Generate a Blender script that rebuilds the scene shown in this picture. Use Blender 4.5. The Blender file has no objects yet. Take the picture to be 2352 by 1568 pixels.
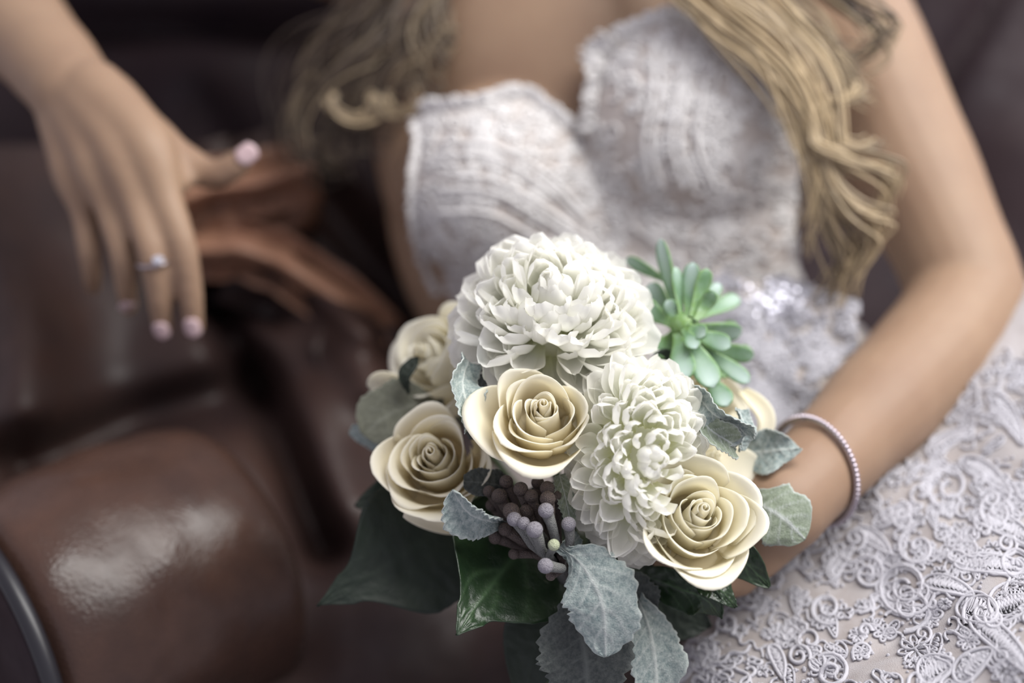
import bpy, bmesh, math, random
import numpy as np
from mathutils import Vector, Matrix, noise
from mathutils.bvhtree import BVHTree
from mathutils.geometry import interpolate_bezier
PI = math.pi
rnd = random.Random(7)
S = bpy.context.scene
COL = S.collection

# ------------------------------------------------------------------ camera, light, exposure
PITCH = math.radians(35)
FWD = Vector((0, math.cos(PITCH), -math.sin(PITCH)))
RIGHT = Vector((1, 0, 0))
UP = RIGHT.cross(FWD)
BACK = -FWD
EYE = Vector((0, -0.614, 0.98))
FPX = 50 / 36 * 2352
cam = bpy.data.cameras.new('camera')
cam.lens = 50; cam.sensor_width = 36; cam.clip_start = 0.02
cam.dof.use_dof = True; cam.dof.focus_distance = 0.715; cam.dof.aperture_fstop = 1.9
co = bpy.data.objects.new('camera', cam); COL.objects.link(co)
co.matrix_world = Matrix.Translation(EYE) @ Matrix((RIGHT, UP, BACK)).transposed().to_4x4()
S.camera = co

w = bpy.data.worlds.new('room_light'); S.world = w; w.use_nodes = True
w.node_tree.nodes['Background'].inputs[0].default_value = (0.90, 0.87, 1.0, 1)
w.node_tree.nodes['Background'].inputs[1].default_value = 0.52


def area(name, loc, target, size, size_y, power, color):
    l = bpy.data.lights.new(name, 'AREA'); l.shape = 'RECTANGLE'; l.size = size; l.size_y = size_y
    l.energy = power; l.color = color
    o = bpy.data.objects.new(name, l); COL.objects.link(o); o.location = loc
    o.rotation_euler = (Vector(target) - Vector(loc)).to_track_quat('-Z', 'Y').to_euler()
    return o


area('window_light', (0.78, 0.08, 1.80), (0.0, 0.05, 0.45), 0.70, 1.6, 40, (1.0, 0.985, 0.95))
area('rear_rim_light', (1.30, 1.45, 1.35), (0.0, 0.1, 0.45), 0.9, 0.55, 9, (0.88, 0.90, 1.0))  # weak lamp added to rim the shoulders, not a known window
S.view_settings.view_transform = 'Standard'; S.view_settings.look = 'None'
S.view_settings.gamma = 1; S.view_settings.use_curve_mapping = False
S.view_settings.exposure = 0.12


def P(px, py, d):
    """a point of the world seen at that place of the photograph, d metres in front of the lens"""
    return EYE + FWD * d + RIGHT * ((px - 1176) / FPX * d) + UP * ((784 - py) / FPX * d)


def D(x, y, z):
    """direction: right, up, towards the camera"""
    return (RIGHT * x + UP * y + BACK * z).normalized()


def proj(p):
    q = p - EYE; d = q.dot(FWD)
    return 1176 + q.dot(RIGHT) / d * FPX, 784 - q.dot(UP) / d * FPX, d


# ------------------------------------------------------------------ materials
def mat(name, color, rough=0.6, **k):
    m = bpy.data.materials.new(name); m.use_nodes = True
    b = m.node_tree.nodes['Principled BSDF']
    b.inputs['Base Color'].default_value = (*color, 1); b.inputs['Roughness'].default_value = rough
    for kk, v in k.items(): b.inputs[kk.replace('_', ' ')].default_value = v
    return m


def N(m, t, **k):
    n = m.node_tree.nodes.new(t)
    for kk, v in k.items(): setattr(n, kk, v)
    return n


def L(m, a, b): m.node_tree.links.new(a, b)


def mixnode(m, fac, a, b, mode='MIX'):
    n = N(m, 'ShaderNodeMix', data_type='RGBA', blend_type=mode)
    for sock, v in ((n.inputs[0], fac), (n.inputs[6], a), (n.inputs[7], b)):
        if isinstance(v, (tuple, list)): sock.default_value = (*v, 1)
        elif isinstance(v, (int, float)): sock.default_value = v
        else: L(m, v, sock)
    return n.outputs[2]


def noisy(m, scale, detail=4, lo=.35, hi=.65, rough=.6):
    tc = N(m, 'ShaderNodeTexCoord'); n = N(m, 'ShaderNodeTexNoise'); n.inputs['Scale'].default_value = scale
    n.inputs['Detail'].default_value = detail; n.inputs['Roughness'].default_value = rough
    L(m, tc.outputs['Object'], n.inputs['Vector'])
    r = N(m, 'ShaderNodeMapRange'); r.inputs[1].default_value = lo; r.inputs[2].default_value = hi
    L(m, n.outputs['Fac'], r.inputs[0])
    return r.outputs[0]


def bump(m, src, strength, dist=.001):
    b = N(m, 'ShaderNodeBump'); b.inputs['Strength'].default_value = strength; b.inputs['Distance'].default_value = dist
    L(m, src, b.inputs['Height']); L(m, b.outputs[0], m.node_tree.nodes['Principled BSDF'].inputs['Normal'])


def bsdf(m): return m.node_tree.nodes['Principled BSDF']


def attr(m, name='tone'):
    a = N(m, 'ShaderNodeAttribute'); a.attribute_name = name
    return a.outputs['Fac']


def translucent(m, color_socket, amount, tint=(1, 1, 1)):
    t = N(m, 'ShaderNodeBsdfTranslucent'); mx = N(m, 'ShaderNodeMixShader'); mx.inputs[0].default_value = amount
    if tint != (1, 1, 1): color_socket = mixnode(m, 1.0, color_socket, tint, 'MULTIPLY')
    L(m, color_socket, t.inputs[0])
    L(m, bsdf(m).outputs[0], mx.inputs[1]); L(m, t.outputs[0], mx.inputs[2])
    L(m, mx.outputs[0], m.node_tree.nodes['Material Output'].inputs[0])


def petal_mat(name, base, mid, tip, trans=.35):
    m = mat(name, mid, .55); bsdf(m).inputs['Specular IOR Level'].default_value = .3
    r = N(m, 'ShaderNodeValToRGB'); e = r.color_ramp.elements
    e[0].position = 0.0; e[0].color = (*base, 1); e[1].position = 1; e[1].color = (*tip, 1)
    x = e.new(.5); x.color = (*mid, 1)
    L(m, attr(m), r.inputs[0]); L(m, r.outputs[0], bsdf(m).inputs['Base Color'])
    translucent(m, r.outputs[0], trans)
    return m


M = {}
M['mum'] = petal_mat('chrysanthemum_white', (.90, .92, .62), (.96, .965, .89), (.985, .98, .94), .55)
M['rose'] = petal_mat('rose_cream', (.93, .84, .60), (.955, .905, .75), (.965, .945, .86), .48)
M['rose_pale'] = petal_mat('rose_pale_cream', (.94, .87, .66), (.96, .925, .79), (.96, .945, .865), .48)

# felted silver leaf
def felt(name, c1, c2, vein):
    m = mat(name, c1, .95); bsdf(m).inputs['Specular IOR Level'].default_value = .1
    n1 = noisy(m, 420, 6, .34, .62, .75); n2 = noisy(m, 1400, 3, .3, .7)
    c = mixnode(m, n1, c2, c1); c = mixnode(m, attr(m), c, vein)
    L(m, c, bsdf(m).inputs['Base Color'])
    bump(m, n2, .6, .0005); translucent(m, c, .15)
    return m
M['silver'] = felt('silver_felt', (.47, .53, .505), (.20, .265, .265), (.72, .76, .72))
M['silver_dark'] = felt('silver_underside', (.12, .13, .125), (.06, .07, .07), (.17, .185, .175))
M['silver_green'] = felt('silver_green', (.36, .41, .33), (.22, .27, .19), (.66, .70, .70))


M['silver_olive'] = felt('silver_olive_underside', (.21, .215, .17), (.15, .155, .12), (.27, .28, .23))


def leafgreen(name, c1, c2, rough, vein):
    m = mat(name, c1, rough)
    c = mixnode(m, noisy(m, 60), c1, c2); c = mixnode(m, attr(m), c, vein)
    L(m, c, bsdf(m).inputs['Base Color']); bump(m, noisy(m, 300), .25, .0006)
    return m
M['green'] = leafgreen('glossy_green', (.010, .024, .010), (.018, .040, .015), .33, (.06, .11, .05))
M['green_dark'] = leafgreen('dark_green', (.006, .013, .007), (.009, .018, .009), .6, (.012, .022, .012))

m = M['succ'] = mat('succulent', (.3, .5, .4), .45)
r = N(m, 'ShaderNodeValToRGB'); e = r.color_ramp.elements
e[0].position = 0; e[0].color = (.17, .30, .07, 1); e[1].position = 1; e[1].color = (.42, .53, .49, 1)
x = e.new(.45); x.color = (.13, .25, .12, 1)
L(m, attr(m), r.inputs[0])
cc = mixnode(m, noisy(m, 300, 3, .4, .7), r.outputs[0], (.34, .46, .40)); L(m, mixnode(m, .3, r.outputs[0], cc), bsdf(m).inputs['Base Color'])
bsdf(m).inputs['Subsurface Weight'].default_value = .15; bsdf(m).inputs['Subsurface Radius'].default_value = (.002, .004, .001)

def berrymat(name, c1, c2):
    m = mat(name, c1, .6)
    tc = N(m, 'ShaderNodeTexCoord'); v = N(m, 'ShaderNodeTexVoronoi'); v.inputs['Scale'].default_value = 1900
    L(m, tc.outputs['Object'], v.inputs['Vector'])
    L(m, mixnode(m, v.outputs['Distance'], c1, c2), bsdf(m).inputs['Base Color'])
    bump(m, v.outputs['Distance'], .9, .0006)
    return m
M['berry'] = berrymat('berry_silver', (.38, .36, .40), (.16, .15, .17))
M['berry_brown'] = berrymat('berry_brown', (.17, .125, .105), (.05, .042, .045))
M['berry_pale'] = berrymat('berry_pale_tip', (.58, .62, .42), (.38, .42, .28))
M['stem'] = mat('stem_green', (.07, .10, .045), .6)
M['berry_stem'] = berrymat('berry_stem', (.26, .26, .25), (.12, .125, .12))

# leather
def leather(name, c1, c2, rough=.36):
    m = mat(name, c1, rough)
    n1 = noisy(m, 7, 6, .35, .68, .65); n2 = noisy(m, 38, 5, .4, .7)
    c = mixnode(m, n1, c1, c2); c = mixnode(m, mixfac(m, n2, .35), c, tuple(v * .45 for v in c1))
    L(m, c, bsdf(m).inputs['Base Color'])
    rr = N(m, 'ShaderNodeMapRange'); rr.inputs[3].default_value = rough - .05; rr.inputs[4].default_value = rough + .14
    L(m, n2, rr.inputs[0]); L(m, rr.outputs[0], bsdf(m).inputs['Roughness'])
    tc = N(m, 'ShaderNodeTexCoord'); v = N(m, 'ShaderNodeTexVoronoi'); v.inputs['Scale'].default_value = 420
    L(m, tc.outputs['Object'], v.inputs['Vector'])
    nn = noisy(m, 14, 6, .3, .7, .7)
    ad = N(m, 'ShaderNodeMath', operation='MULTIPLY_ADD'); L(m, nn, ad.inputs[0]); ad.inputs[1].default_value = 2.5; L(m, v.outputs['Distance'], ad.inputs[2])
    bump(m, ad.outputs[0], .18, .0008); bsdf(m).inputs['Specular IOR Level'].default_value = .28
    return m


def mixfac(m, s, k):
    n = N(m, 'ShaderNodeMath', operation='MULTIPLY'); L(m, s, n.inputs[0]); n.inputs[1].default_value = k
    return n.outputs[0]
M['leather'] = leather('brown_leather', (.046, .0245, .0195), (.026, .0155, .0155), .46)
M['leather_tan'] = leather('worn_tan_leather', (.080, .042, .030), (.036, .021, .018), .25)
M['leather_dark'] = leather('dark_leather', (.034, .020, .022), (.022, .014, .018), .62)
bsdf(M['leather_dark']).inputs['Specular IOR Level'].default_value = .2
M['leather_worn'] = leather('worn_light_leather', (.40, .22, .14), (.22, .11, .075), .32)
M['piping'] = mat('dark_piping', (.014, .013, .017), .4)

# skin
m = M['skin'] = mat('tanned_skin', (.46, .29, .19), .52); bsdf(m).inputs['Specular IOR Level'].default_value = .32
c = mixnode(m, noisy(m, 14, 3, .3, .7), (.31, .205, .135), (.26, .165, .11)); L(m, c, bsdf(m).inputs['Base Color'])
bsdf(m).inputs['Subsurface Weight'].default_value = .12; bsdf(m).inputs['Subsurface Radius'].default_value = (.012, .005, .003)
bsdf(m).inputs['Subsurface Scale'].default_value = .5
bump(m, noisy(m, 900, 3), .12, .0004)
M['nail'] = mat('pink_white_nail', (.52, .38, .39), .35)

# lace cloth
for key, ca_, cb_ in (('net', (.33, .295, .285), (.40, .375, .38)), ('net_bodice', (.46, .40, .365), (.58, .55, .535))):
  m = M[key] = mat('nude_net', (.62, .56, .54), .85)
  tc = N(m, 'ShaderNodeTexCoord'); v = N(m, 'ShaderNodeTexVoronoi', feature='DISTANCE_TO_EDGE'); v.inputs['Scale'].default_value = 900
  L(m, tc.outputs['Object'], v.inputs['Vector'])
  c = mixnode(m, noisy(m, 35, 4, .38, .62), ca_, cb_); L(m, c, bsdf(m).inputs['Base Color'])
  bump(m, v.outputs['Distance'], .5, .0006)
M['thread'] = mat('ivory_lace_thread', (.53, .52, .565), .7)
bump(M['thread'], noisy(M['thread'], 2500, 2), .6, .0004)
M['thread_bright'] = mat('white_lace_thread', (.73, .71, .70), .7)
M['crystal'] = mat('clear_rhinestone', (.95, .95, 1), .05, Metallic=.85)
M['silver_metal'] = mat('silver_metal', (.45, .40, .42), .3, Metallic=1.0)
M['stone'] = mat('grey_stones', (.42, .37, .42), .22, Metallic=.6)
M['hair'] = mat('blonde_hair', (.42, .30, .16), .42)
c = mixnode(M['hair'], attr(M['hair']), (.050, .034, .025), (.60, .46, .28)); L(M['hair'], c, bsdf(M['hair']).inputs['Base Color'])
M['ribbon'] = mat('ivory_ribbon', (.7, .66, .6), .5)


# ------------------------------------------------------------------ helpers
def link(name, me, m, parent=None, **props):
    o = bpy.data.objects.new(name, me); COL.objects.link(o)
    if m is not None and not me.materials: me.materials.append(m)
    if parent is not None: o.parent = parent
    for k, v_ in props.items(): o[k] = v_
    return o


def empty(name, loc, label, category, group=None):
    o = bpy.data.objects.new(name, None); COL.objects.link(o); o.location = loc; o.empty_display_size = .02
    o['label'] = label; o['category'] = category
    if group: o['group'] = group
    return o


class MB:
    """collects vertices, faces and a tone per vertex"""
    def __init__(s): s.v = []; s.f = []; s.t = []

    def grid(s, pts, tones=None, closed_u=False):
        b = len(s.v); nr = len(pts); nc = len(pts[0])
        for i, row in enumerate(pts):
            for j, p in enumerate(row):
                s.v.append(tuple(p)); s.t.append(tones[i][j] if tones else 0.0)
        for i in range(nr - 1):
            for j in range(nc if closed_u else nc - 1):
                k = (j + 1) % nc
                s.f.append((b + i * nc + j, b + i * nc + k, b + (i + 1) * nc + k, b + (i + 1) * nc + j))

    def tube(s, pts, rads, sides=6, tone=0.0, cap=True, flat=1.0):
        if len(pts) < 2: return
        pts = [Vector(p) for p in pts]
        n = len(pts); rads = rads if isinstance(rads, (list, tuple)) else [rads] * n
        t0 = (pts[1] - pts[0]).normalized(); u = t0.orthogonal().normalized(); rows = []
        for i, p in enumerate(pts):
            t = (pts[min(i + 1, n - 1)] - pts[max(i - 1, 0)])
            if t.length < 1e-9: t = t0
            t.normalize(); u = (u - t * u.dot(t))
            u = u.normalized() if u.length > 1e-6 else t.orthogonal().normalized()
            v_ = t.cross(u)
            rows.append([p + (u * math.cos(a) + v_ * math.sin(a) * flat) * rads[i] for a in [2 * PI * k / sides for k in range(sides)]])
        b = len(s.v)
        tn = tone if isinstance(tone, list) else [tone] * n
        s.grid(rows, [[tn[i]] * sides for i in range(n)], True)
        if cap:
            s.f.append(tuple(b + k for k in range(sides))[::-1]); s.f.append(tuple(b + (n - 1) * sides + k for k in range(sides)))

    def ball(s, c, r, seg=8, rings=6, axes=None, tone=0.0):
        ax = axes or (Vector((1, 0, 0)), Vector((0, 1, 0)), Vector((0, 0, 1)))
        rr = r if isinstance(r, (tuple, list)) else (r, r, r)
        rows = []
        for i in range(rings + 1):
            th = PI * (i + .02) / (rings + .04)
            rows.append([c + ax[0] * (rr[0] * math.sin(th) * math.cos(a)) + ax[1] * (rr[1] * math.sin(th) * math.sin(a)) + ax[2] * (rr[2] * math.cos(th))
                         for a in [2 * PI * k / seg for k in range(seg)]])
        b = len(s.v); s.grid(rows, [[tone] * seg] * (rings + 1), True)
        s.f.append(tuple(b + k for k in range(seg))); s.f.append(tuple(b + rings * seg + k for k in range(seg))[::-1])

    def mesh(s, name, smooth=True):
        me = bpy.data.meshes.new(name); me.from_pydata(s.v, [], s.f); me.update()
        a = me.attributes.new('tone', 'FLOAT', 'POINT'); a.data.foreach_set('value', s.t)
        if smooth: me.polygons.foreach_set('use_smooth', [True] * len(me.polygons))
        return me


def catmull(pts, n):
    pts = [Vector(p) for p in pts]
    if len(pts) == 2: return [pts[0].lerp(pts[1], i / n) for i in range(n + 1)]
    q = [pts[0] * 2 - pts[1]] + pts + [pts[-1] * 2 - pts[-2]]; out = []
    m_ = len(pts) - 1
    for i in range(n + 1):
        x = i / n * m_; k = min(int(x), m_ - 1); t = x - k
        a, b, c_, d = q[k:k + 4]
        out.append(.5 * ((2 * b) + (c_ - a) * t + (2 * a - 5 * b + 4 * c_ - d) * t * t + (3 * b - a - 3 * c_ + d) * t ** 3))
    return out


def segdist(x, y, pl):
    best = 1e9
    for (x0, y0), (x1, y1) in zip(pl[:-1], pl[1:]):
        dx, dy = x1 - x0, y1 - y0; t = max(0, min(1, ((x - x0) * dx + (y - y0) * dy) / (dx * dx + dy * dy + 1e-9)))
        best = min(best, math.hypot(x - x0 - t * dx, y - y0 - t * dy))
    return best


def inside(x, y, poly):
    c_ = False; j = len(poly) - 1
    for i in range(len(poly)):
        xi, yi = poly[i]; xj, yj = poly[j]
        if (yi > y) != (yj > y) and x < (xj - xi) * (y - yi) / (yj - yi) + xi: c_ = not c_
        j = i
    return c_


# ------------------------------------------------------------------ sofa
sofa = empty('sofa', P(300, 1300, 1.0), 'brown worn leather sofa with rolled arm and dark piping that the bride sits on', 'sofa')
SI = Matrix.Translation(-sofa.location)


def relief(name, x0, x1, y0, y1, nx, ny, fn, m, parent, thick=.03):
    mb = MB()
    mb.grid([[P(x0 + (x1 - x0) * i / nx, y0 + (y1 - y0) * j / ny, fn(x0 + (x1 - x0) * i / nx, y0 + (y1 - y0) * j / ny)) for i in range(nx + 1)] for j in range(ny + 1)])
    me = mb.mesh(name)
    if parent is sofa: me.transform(SI)
    o = link(name, me, m, parent)
    if thick:
        s_ = o.modifiers.new('thick', 'SOLIDIFY'); s_.thickness = thick; s_.offset = 1
    return o


def g(x, y, pl, wd, h): return h * math.exp(-(segdist(x, y, pl) / wd) ** 2)


def back_depth(x, y):
    d = 1.34 + .03 * noise.noise(Vector((x * .002, y * .002, 3)))
    d -= g(x, y, [(-600, -60), (700, -40), (1300, -60)], 90, .06)
    d += g(x, y, [(-200, 70), (700, 70)], 35, .03)
    d -= g(x, y, [(420, 230), (470, 420)], 110, .07)
    d += g(x, y, [(2320, -60), (2150, 210), (2080, 500)], 26, .03)
    d -= g(x, y, [(2352, 350), (2300, 700)], 200, .04)
    return d
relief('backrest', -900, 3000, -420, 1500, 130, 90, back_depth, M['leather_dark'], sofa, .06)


def seat_depth(x, y):
    d = 1.16 - .00022 * (y - 300)
    d += .012 * noise.noise(Vector((x * .005, y * .005, 1)))
    d -= g(x, y, [(-60, 480), (30, 700), (40, 930)], 130, .07)
    d -= g(x, y, [(455, 440), (560, 425), (700, 390)], 26, .035)
    d += g(x, y, [(520, 480), (620, 470)], 40, .012)
    d -= g(x, y, [(470, 575), (560, 585), (700, 640), (850, 760)], 38, .035)
    d -= g(x, y, [(560, 500), (560, 580)], 35, .016)
    d += g(x, y, [(480, 660), (620, 720)], 36, .03)
    d += g(x, y, [(500, 700), (620, 950), (740, 1260)], 45, .06)
    d += g(x, y, [(720, 440), (820, 560), (960, 740)], 80, .06)
    d -= g(x, y, [(800, 780), (860, 880)], 70, .035)
    d += g(x, y, [(60, 1060), (350, 960), (560, 900)], 70, .05)
    d -= g(x, y, [(720, 950), (800, 1150)], 90, .02)
    return d
relief('seat_cushion', -500, 1700, 330, 1900, 150, 110, seat_depth, M['leather'], sofa, .05)

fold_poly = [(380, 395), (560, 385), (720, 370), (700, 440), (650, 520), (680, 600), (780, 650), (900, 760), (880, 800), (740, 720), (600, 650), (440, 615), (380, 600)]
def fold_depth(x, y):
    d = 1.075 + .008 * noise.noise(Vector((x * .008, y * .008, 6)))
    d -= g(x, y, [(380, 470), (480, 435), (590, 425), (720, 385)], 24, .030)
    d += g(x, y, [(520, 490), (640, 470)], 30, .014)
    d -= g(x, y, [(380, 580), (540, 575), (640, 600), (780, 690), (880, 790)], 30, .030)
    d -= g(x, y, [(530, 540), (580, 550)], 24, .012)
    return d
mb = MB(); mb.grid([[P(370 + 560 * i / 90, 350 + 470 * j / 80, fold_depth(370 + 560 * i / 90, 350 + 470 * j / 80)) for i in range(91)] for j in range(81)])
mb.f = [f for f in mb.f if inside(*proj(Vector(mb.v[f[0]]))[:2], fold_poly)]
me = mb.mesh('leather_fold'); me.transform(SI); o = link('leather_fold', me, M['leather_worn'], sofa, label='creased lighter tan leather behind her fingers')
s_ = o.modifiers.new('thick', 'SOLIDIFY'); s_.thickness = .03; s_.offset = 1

# rolled arm: a leather roll from the near left towards the far middle
q0 = P(0, 1130, .86); q1 = P(500, 960, .955); ax = (q1 - q0).normalized()
nn_ = ax.cross((q0 - EYE).normalized()).normalized(); nn_ = nn_ if nn_.dot(UP) > 0 else -nn_
B = q1 - nn_ * .095 - ax * .012; A = q0 - nn_ * .095 - ax * .037
ax = (B - A).normalized(); n1 = (UP - ax * UP.dot(ax)).normalized(); n2 = ax.cross(n1)
mb = MB(); rows = []
for i in range(61):
    t = i / 60; c = A.lerp(B, t) + n1 * .01 * math.sin(t * 3)
    R_ = .093 + .001 * math.sin(t * PI) - .012 * math.exp(-((t - 0.02) / .04) ** 2)
    if t > .85: R_ *= math.sqrt(max(0, 1 - ((t - .85) / .15) ** 2)) * .6 + .4
    row = []
    for k in range(64):
        a = 2 * PI * k / 64
        rr = R_ * (1 + .02 * noise.noise(Vector((t * 6, math.cos(a) * 2, math.sin(a) * 2)))) + .0008 * math.sin(a * 14 + 3 * noise.noise(Vector((t * 3, a, 0)))) * math.exp(-t / .18)
        row.append(c + (n1 * math.cos(a) + n2 * math.sin(a)) * rr)
    rows.append(row)
mb.grid(rows, None, True)
b = len(rows) * 64 - 64; mb.f.append(tuple(b + k for k in range(64)))
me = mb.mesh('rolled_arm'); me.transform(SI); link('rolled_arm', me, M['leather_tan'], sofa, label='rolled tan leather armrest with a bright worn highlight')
mb = MB(); rows = []
for rr_, dz in ((.0, -.004), (.04, -.006), (.084, -.004), (.088, .004)):
    rows.append([A + ax * dz + (n1 * math.cos(a) + n2 * math.sin(a)) * max(rr_, .0004) for a in [2 * PI * k / 48 for k in range(48)]])
mb.grid(rows, None, True); me = mb.mesh('arm_front_panel'); me.transform(SI); link('arm_front_panel', me, M['leather_dark'], sofa)
mb = MB(); mb.tube([A + ax * .001 + (n1 * math.cos(a) + n2 * math.sin(a)) * .089 for a in [2 * PI * k / 64 for k in range(65)]], .0055, 10)
me = mb.mesh('piping'); me.transform(SI); link('piping', me, M['piping'], sofa, label='dark cord piping around the arm front')
# lower body of the sofa arm under the roll
mb = MB()
c0 = A.lerp(B, .02) - UP * .16 + FWD * .07; c1 = A.lerp(B, .97) - UP * .16 + FWD * .07
rows = []
for i in range(13):
    c = c0.lerp(c1, i / 12)
    rows.append([c + n1 * (.15 * math.copysign(abs(math.cos(a)) ** .5, math.cos(a))) + n2 * (.06 * math.copysign(abs(math.sin(a)) ** .5, math.sin(a))) for a in [2 * PI * k / 28 for k in range(28)]])
mb.grid(rows, None, True); mb.f.append(tuple(range(28))); me = mb.mesh('arm_side'); me.transform(SI); link('arm_side', me, M['leather_dark'], sofa)

# ------------------------------------------------------------------ bride: body
bride = empty('person', P(1500, 1000, 1.0), 'tanned bride in a strapless ivory lace dress reclining and holding the bouquet', 'person')
BI = Matrix.Translation(-bride.location)
bx = (P(1580, 255, .95) - P(1130, 385, .97)).normalized()
bz = (BACK - bx * BACK.dot(bx)).normalized(); by = bz.cross(bx)
AX = (bx, by, bz)


def torso_parts(mb, e=0.0, dress=False):
    def el(x, y, d, r): mb.ball(P(x, y, d), tuple(v_ + e for v_ in r), 40, 28, AX)
    el(1362, 270, 1.065, (.146, .19, .098))
    el(1405, 560, 1.045, (.128, .15, .088))
    el(1450, 800, 1.03, (.128, .13, .085))
    el(1560, 1080, 1.02, (.165, .14, .10))
    el(1142, 415, .992, (.068, .066, .060))
    el(1592, 285, .975, (.074, .078, .068))
    el(1240, 500, 1.0, (.07, .08, .05)); el(1560, 460, .99, (.075, .09, .052))
    if not dress:
        el(1360, -20, 1.10, (.15, .10, .068))
        el(1170, 160, 1.045, (.09, .10, .05)); el(1003, 400, 1.050, (.043, .085, .04)); el(1040, 560, 1.06, (.045, .10, .04)); el(1560, 80, 1.03, (.07, .08, .05))


def limb(mb, pts, n=None, flat=None):
    """pts: (px, py, depth, radius)"""
    c = catmull([P(*p[:3]) for p in pts], (n or 10) * (len(pts) - 1))
    m_ = len(pts) - 1; nn = (n or 10) * m_
    rads = []
    for i in range(nn + 1):
        x = i / nn * m_; k = min(int(x), m_ - 1); t = x - k; t = t * t * (3 - 2 * t)
        rads.append(pts[k][3] * (1 - t) + pts[k + 1][3] * t)
    mb.tube(c, rads, 20)
    mb.ball(c[0], rads[0], 16, 12); mb.ball(c[-1], rads[-1], 16, 12)


def hand(mb, wrist, fingers, palm):
    for f in fingers: limb(mb, f, 6)
    for p in palm: limb(mb, p, 6)


mb = MB(); torso_parts(mb)
# shoulders, neck, head
limb(mb, [(1330, -180, 1.13, .052), (1320, -330, 1.15, .05), (1310, -470, 1.16, .052)])
mb.ball(P(1300, -640, 1.15), (.073, .105, .09), 32, 24, AX); mb.ball(P(1300, -540, 1.11), (.05, .05, .06), 24, 18, AX); mb.ball(P(1300, -610, 1.055), (.012, .025, .015), 12, 10, AX)
limb(mb, [(1330, -150, 1.12, .055), (1620, -190, 1.10, .05), (1800, -170, 1.07, .052)])
limb(mb, [(1330, -130, 1.14, .055), (1050, -150, 1.15, .05), (900, -110, 1.13, .05)])
# her left arm: shoulder, elbow at the frame edge, wrist behind the bouquet
limb(mb, [(1810, -160, 1.05, .052), (1945, 60, 1.01, .047), (2075, 350, .975, .0445), (2185, 580, .94, .038), (2225, 690, .925, .0375)])
limb(mb, [(2225, 690, .925, .0375), (2150, 800, .895, .0375), (2030, 925, .855, .0345), (1930, 1025, .82, .029), (1865, 1090, .795, .0262), (1790, 1165, .775, .026)])
# left hand around the stems, mostly behind the flowers
K = [(1700, 1190), (1690, 1235), (1690, 1280), (1700, 1320)]
limb(mb, [(1800, 1150, .78, .023), (1740, 1190, .775, .015), (1690, 1200, .775, .011)], 6)
limb(mb, [(1810, 1175, .78, .022), (1740, 1240, .775, .015), (1690, 1250, .775, .011)], 6)
limb(mb, [(1800, 1190, .785, .02), (1740, 1275, .778, .014), (1690, 1295, .778, .010)], 6)
for i, (kx, ky) in enumerate(((1690, 1200), (1685, 1247), (1688, 1292), (1700, 1330))):
    l_ = (1, 1.06, 1, .82)[i]
    limb(mb, [(kx, ky, .778, .0098), (kx - 110 * l_, ky + 14, .772, .0088), (kx - 190 * l_, ky + 22, .80, .008), (kx - 170 * l_, ky + 24, .84, .007)], 5)
limb(mb, [(1790, 1150, .78, .018), (1690, 1130, .79, .0125), (1600, 1110, .80, .0105), (1520, 1105, .805, .009)], 6)
# her right arm over the sofa back, hand hanging
limb(mb, [(905, -110, 1.13, .050), (400, -230, 1.13, .043), (-120, -170, 1.06, .038)])
limb(mb, [(-120, -170, 1.06, .039), (10, 25, 1.0, .0375), (105, 130, .955, .031), (165, 205, .93, .0285)])
W_ = (165, 205)
metac = [((215, 215, .918, .022), (330, 330, .893, .0175), (388, 478, .885, .0108)),
         ((195, 225, .920, .022), (275, 350, .894, .0165), (322, 488, .886, .0105)),
         ((170, 235, .925, .021), (218, 370, .902, .0155), (258, 495, .897, .0098)),
         ((150, 240, .932, .020), (165, 380, .915, .0145), (195, 495, .912, .0090))]
for q in metac: limb(mb, q, 8)
limb(mb, [(240, 230, .93, .021), (340, 320, .915, .017), (420, 372, .915, .0125), (485, 400, .908, .0098), (535, 383, .903, .0092), (568, 352, .90, .0070)], 6)
limb(mb, [(250, 280, .925, .014), (350, 330, .912, .014), (410, 420, .90, .0085)], 6)
fing = [[(388, 478, .885, .0108), (418, 560, .882, .0092), (437, 660, .888, .0082), (446, 752, .898, .0066)],
        [(322, 488, .886, .0104), (345, 575, .880, .0090), (364, 672, .888, .0080), (374, 758, .902, .0065)],
        [(258, 495, .897, .0098), (280, 580, .893, .0084), (290, 650, .905, .0075), (296, 705, .925, .006)],
        [(195, 495, .912, .0088), (203, 565, .910, .0077), (210, 620, .920, .0068), (214, 660, .938, .0056)]]
for f in fing: limb(mb, f, 6)


def remeshed(mb, name, voxel, smooth_it):
    me = mb.mesh(name, False); o = bpy.data.objects.new(name, me); COL.objects.link(o)
    r_ = o.modifiers.new('r', 'REMESH'); r_.mode = 'VOXEL'; r_.voxel_size = voxel; r_.use_smooth_shade = True
    s_ = o.modifiers.new('s', 'SMOOTH'); s_.factor = .5; s_.iterations = smooth_it
    dg = bpy.context.evaluated_depsgraph_get(); ev = o.evaluated_get(dg)
    out = bpy.data.meshes.new_from_object(ev); out.name = name
    bpy.data.objects.remove(o); bpy.data.meshes.remove(me)
    return out


body = remeshed(mb, 'body', .0030, 5)
bodyT = BVHTree.FromPolygons([v_.co[:] for v_ in body.vertices], [p.vertices[:] for p in body.polygons])
body.polygons.foreach_set('use_smooth', [True] * len(body.polygons))
body.transform(BI); body_o = link('body', body, M['skin'], bride)

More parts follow.
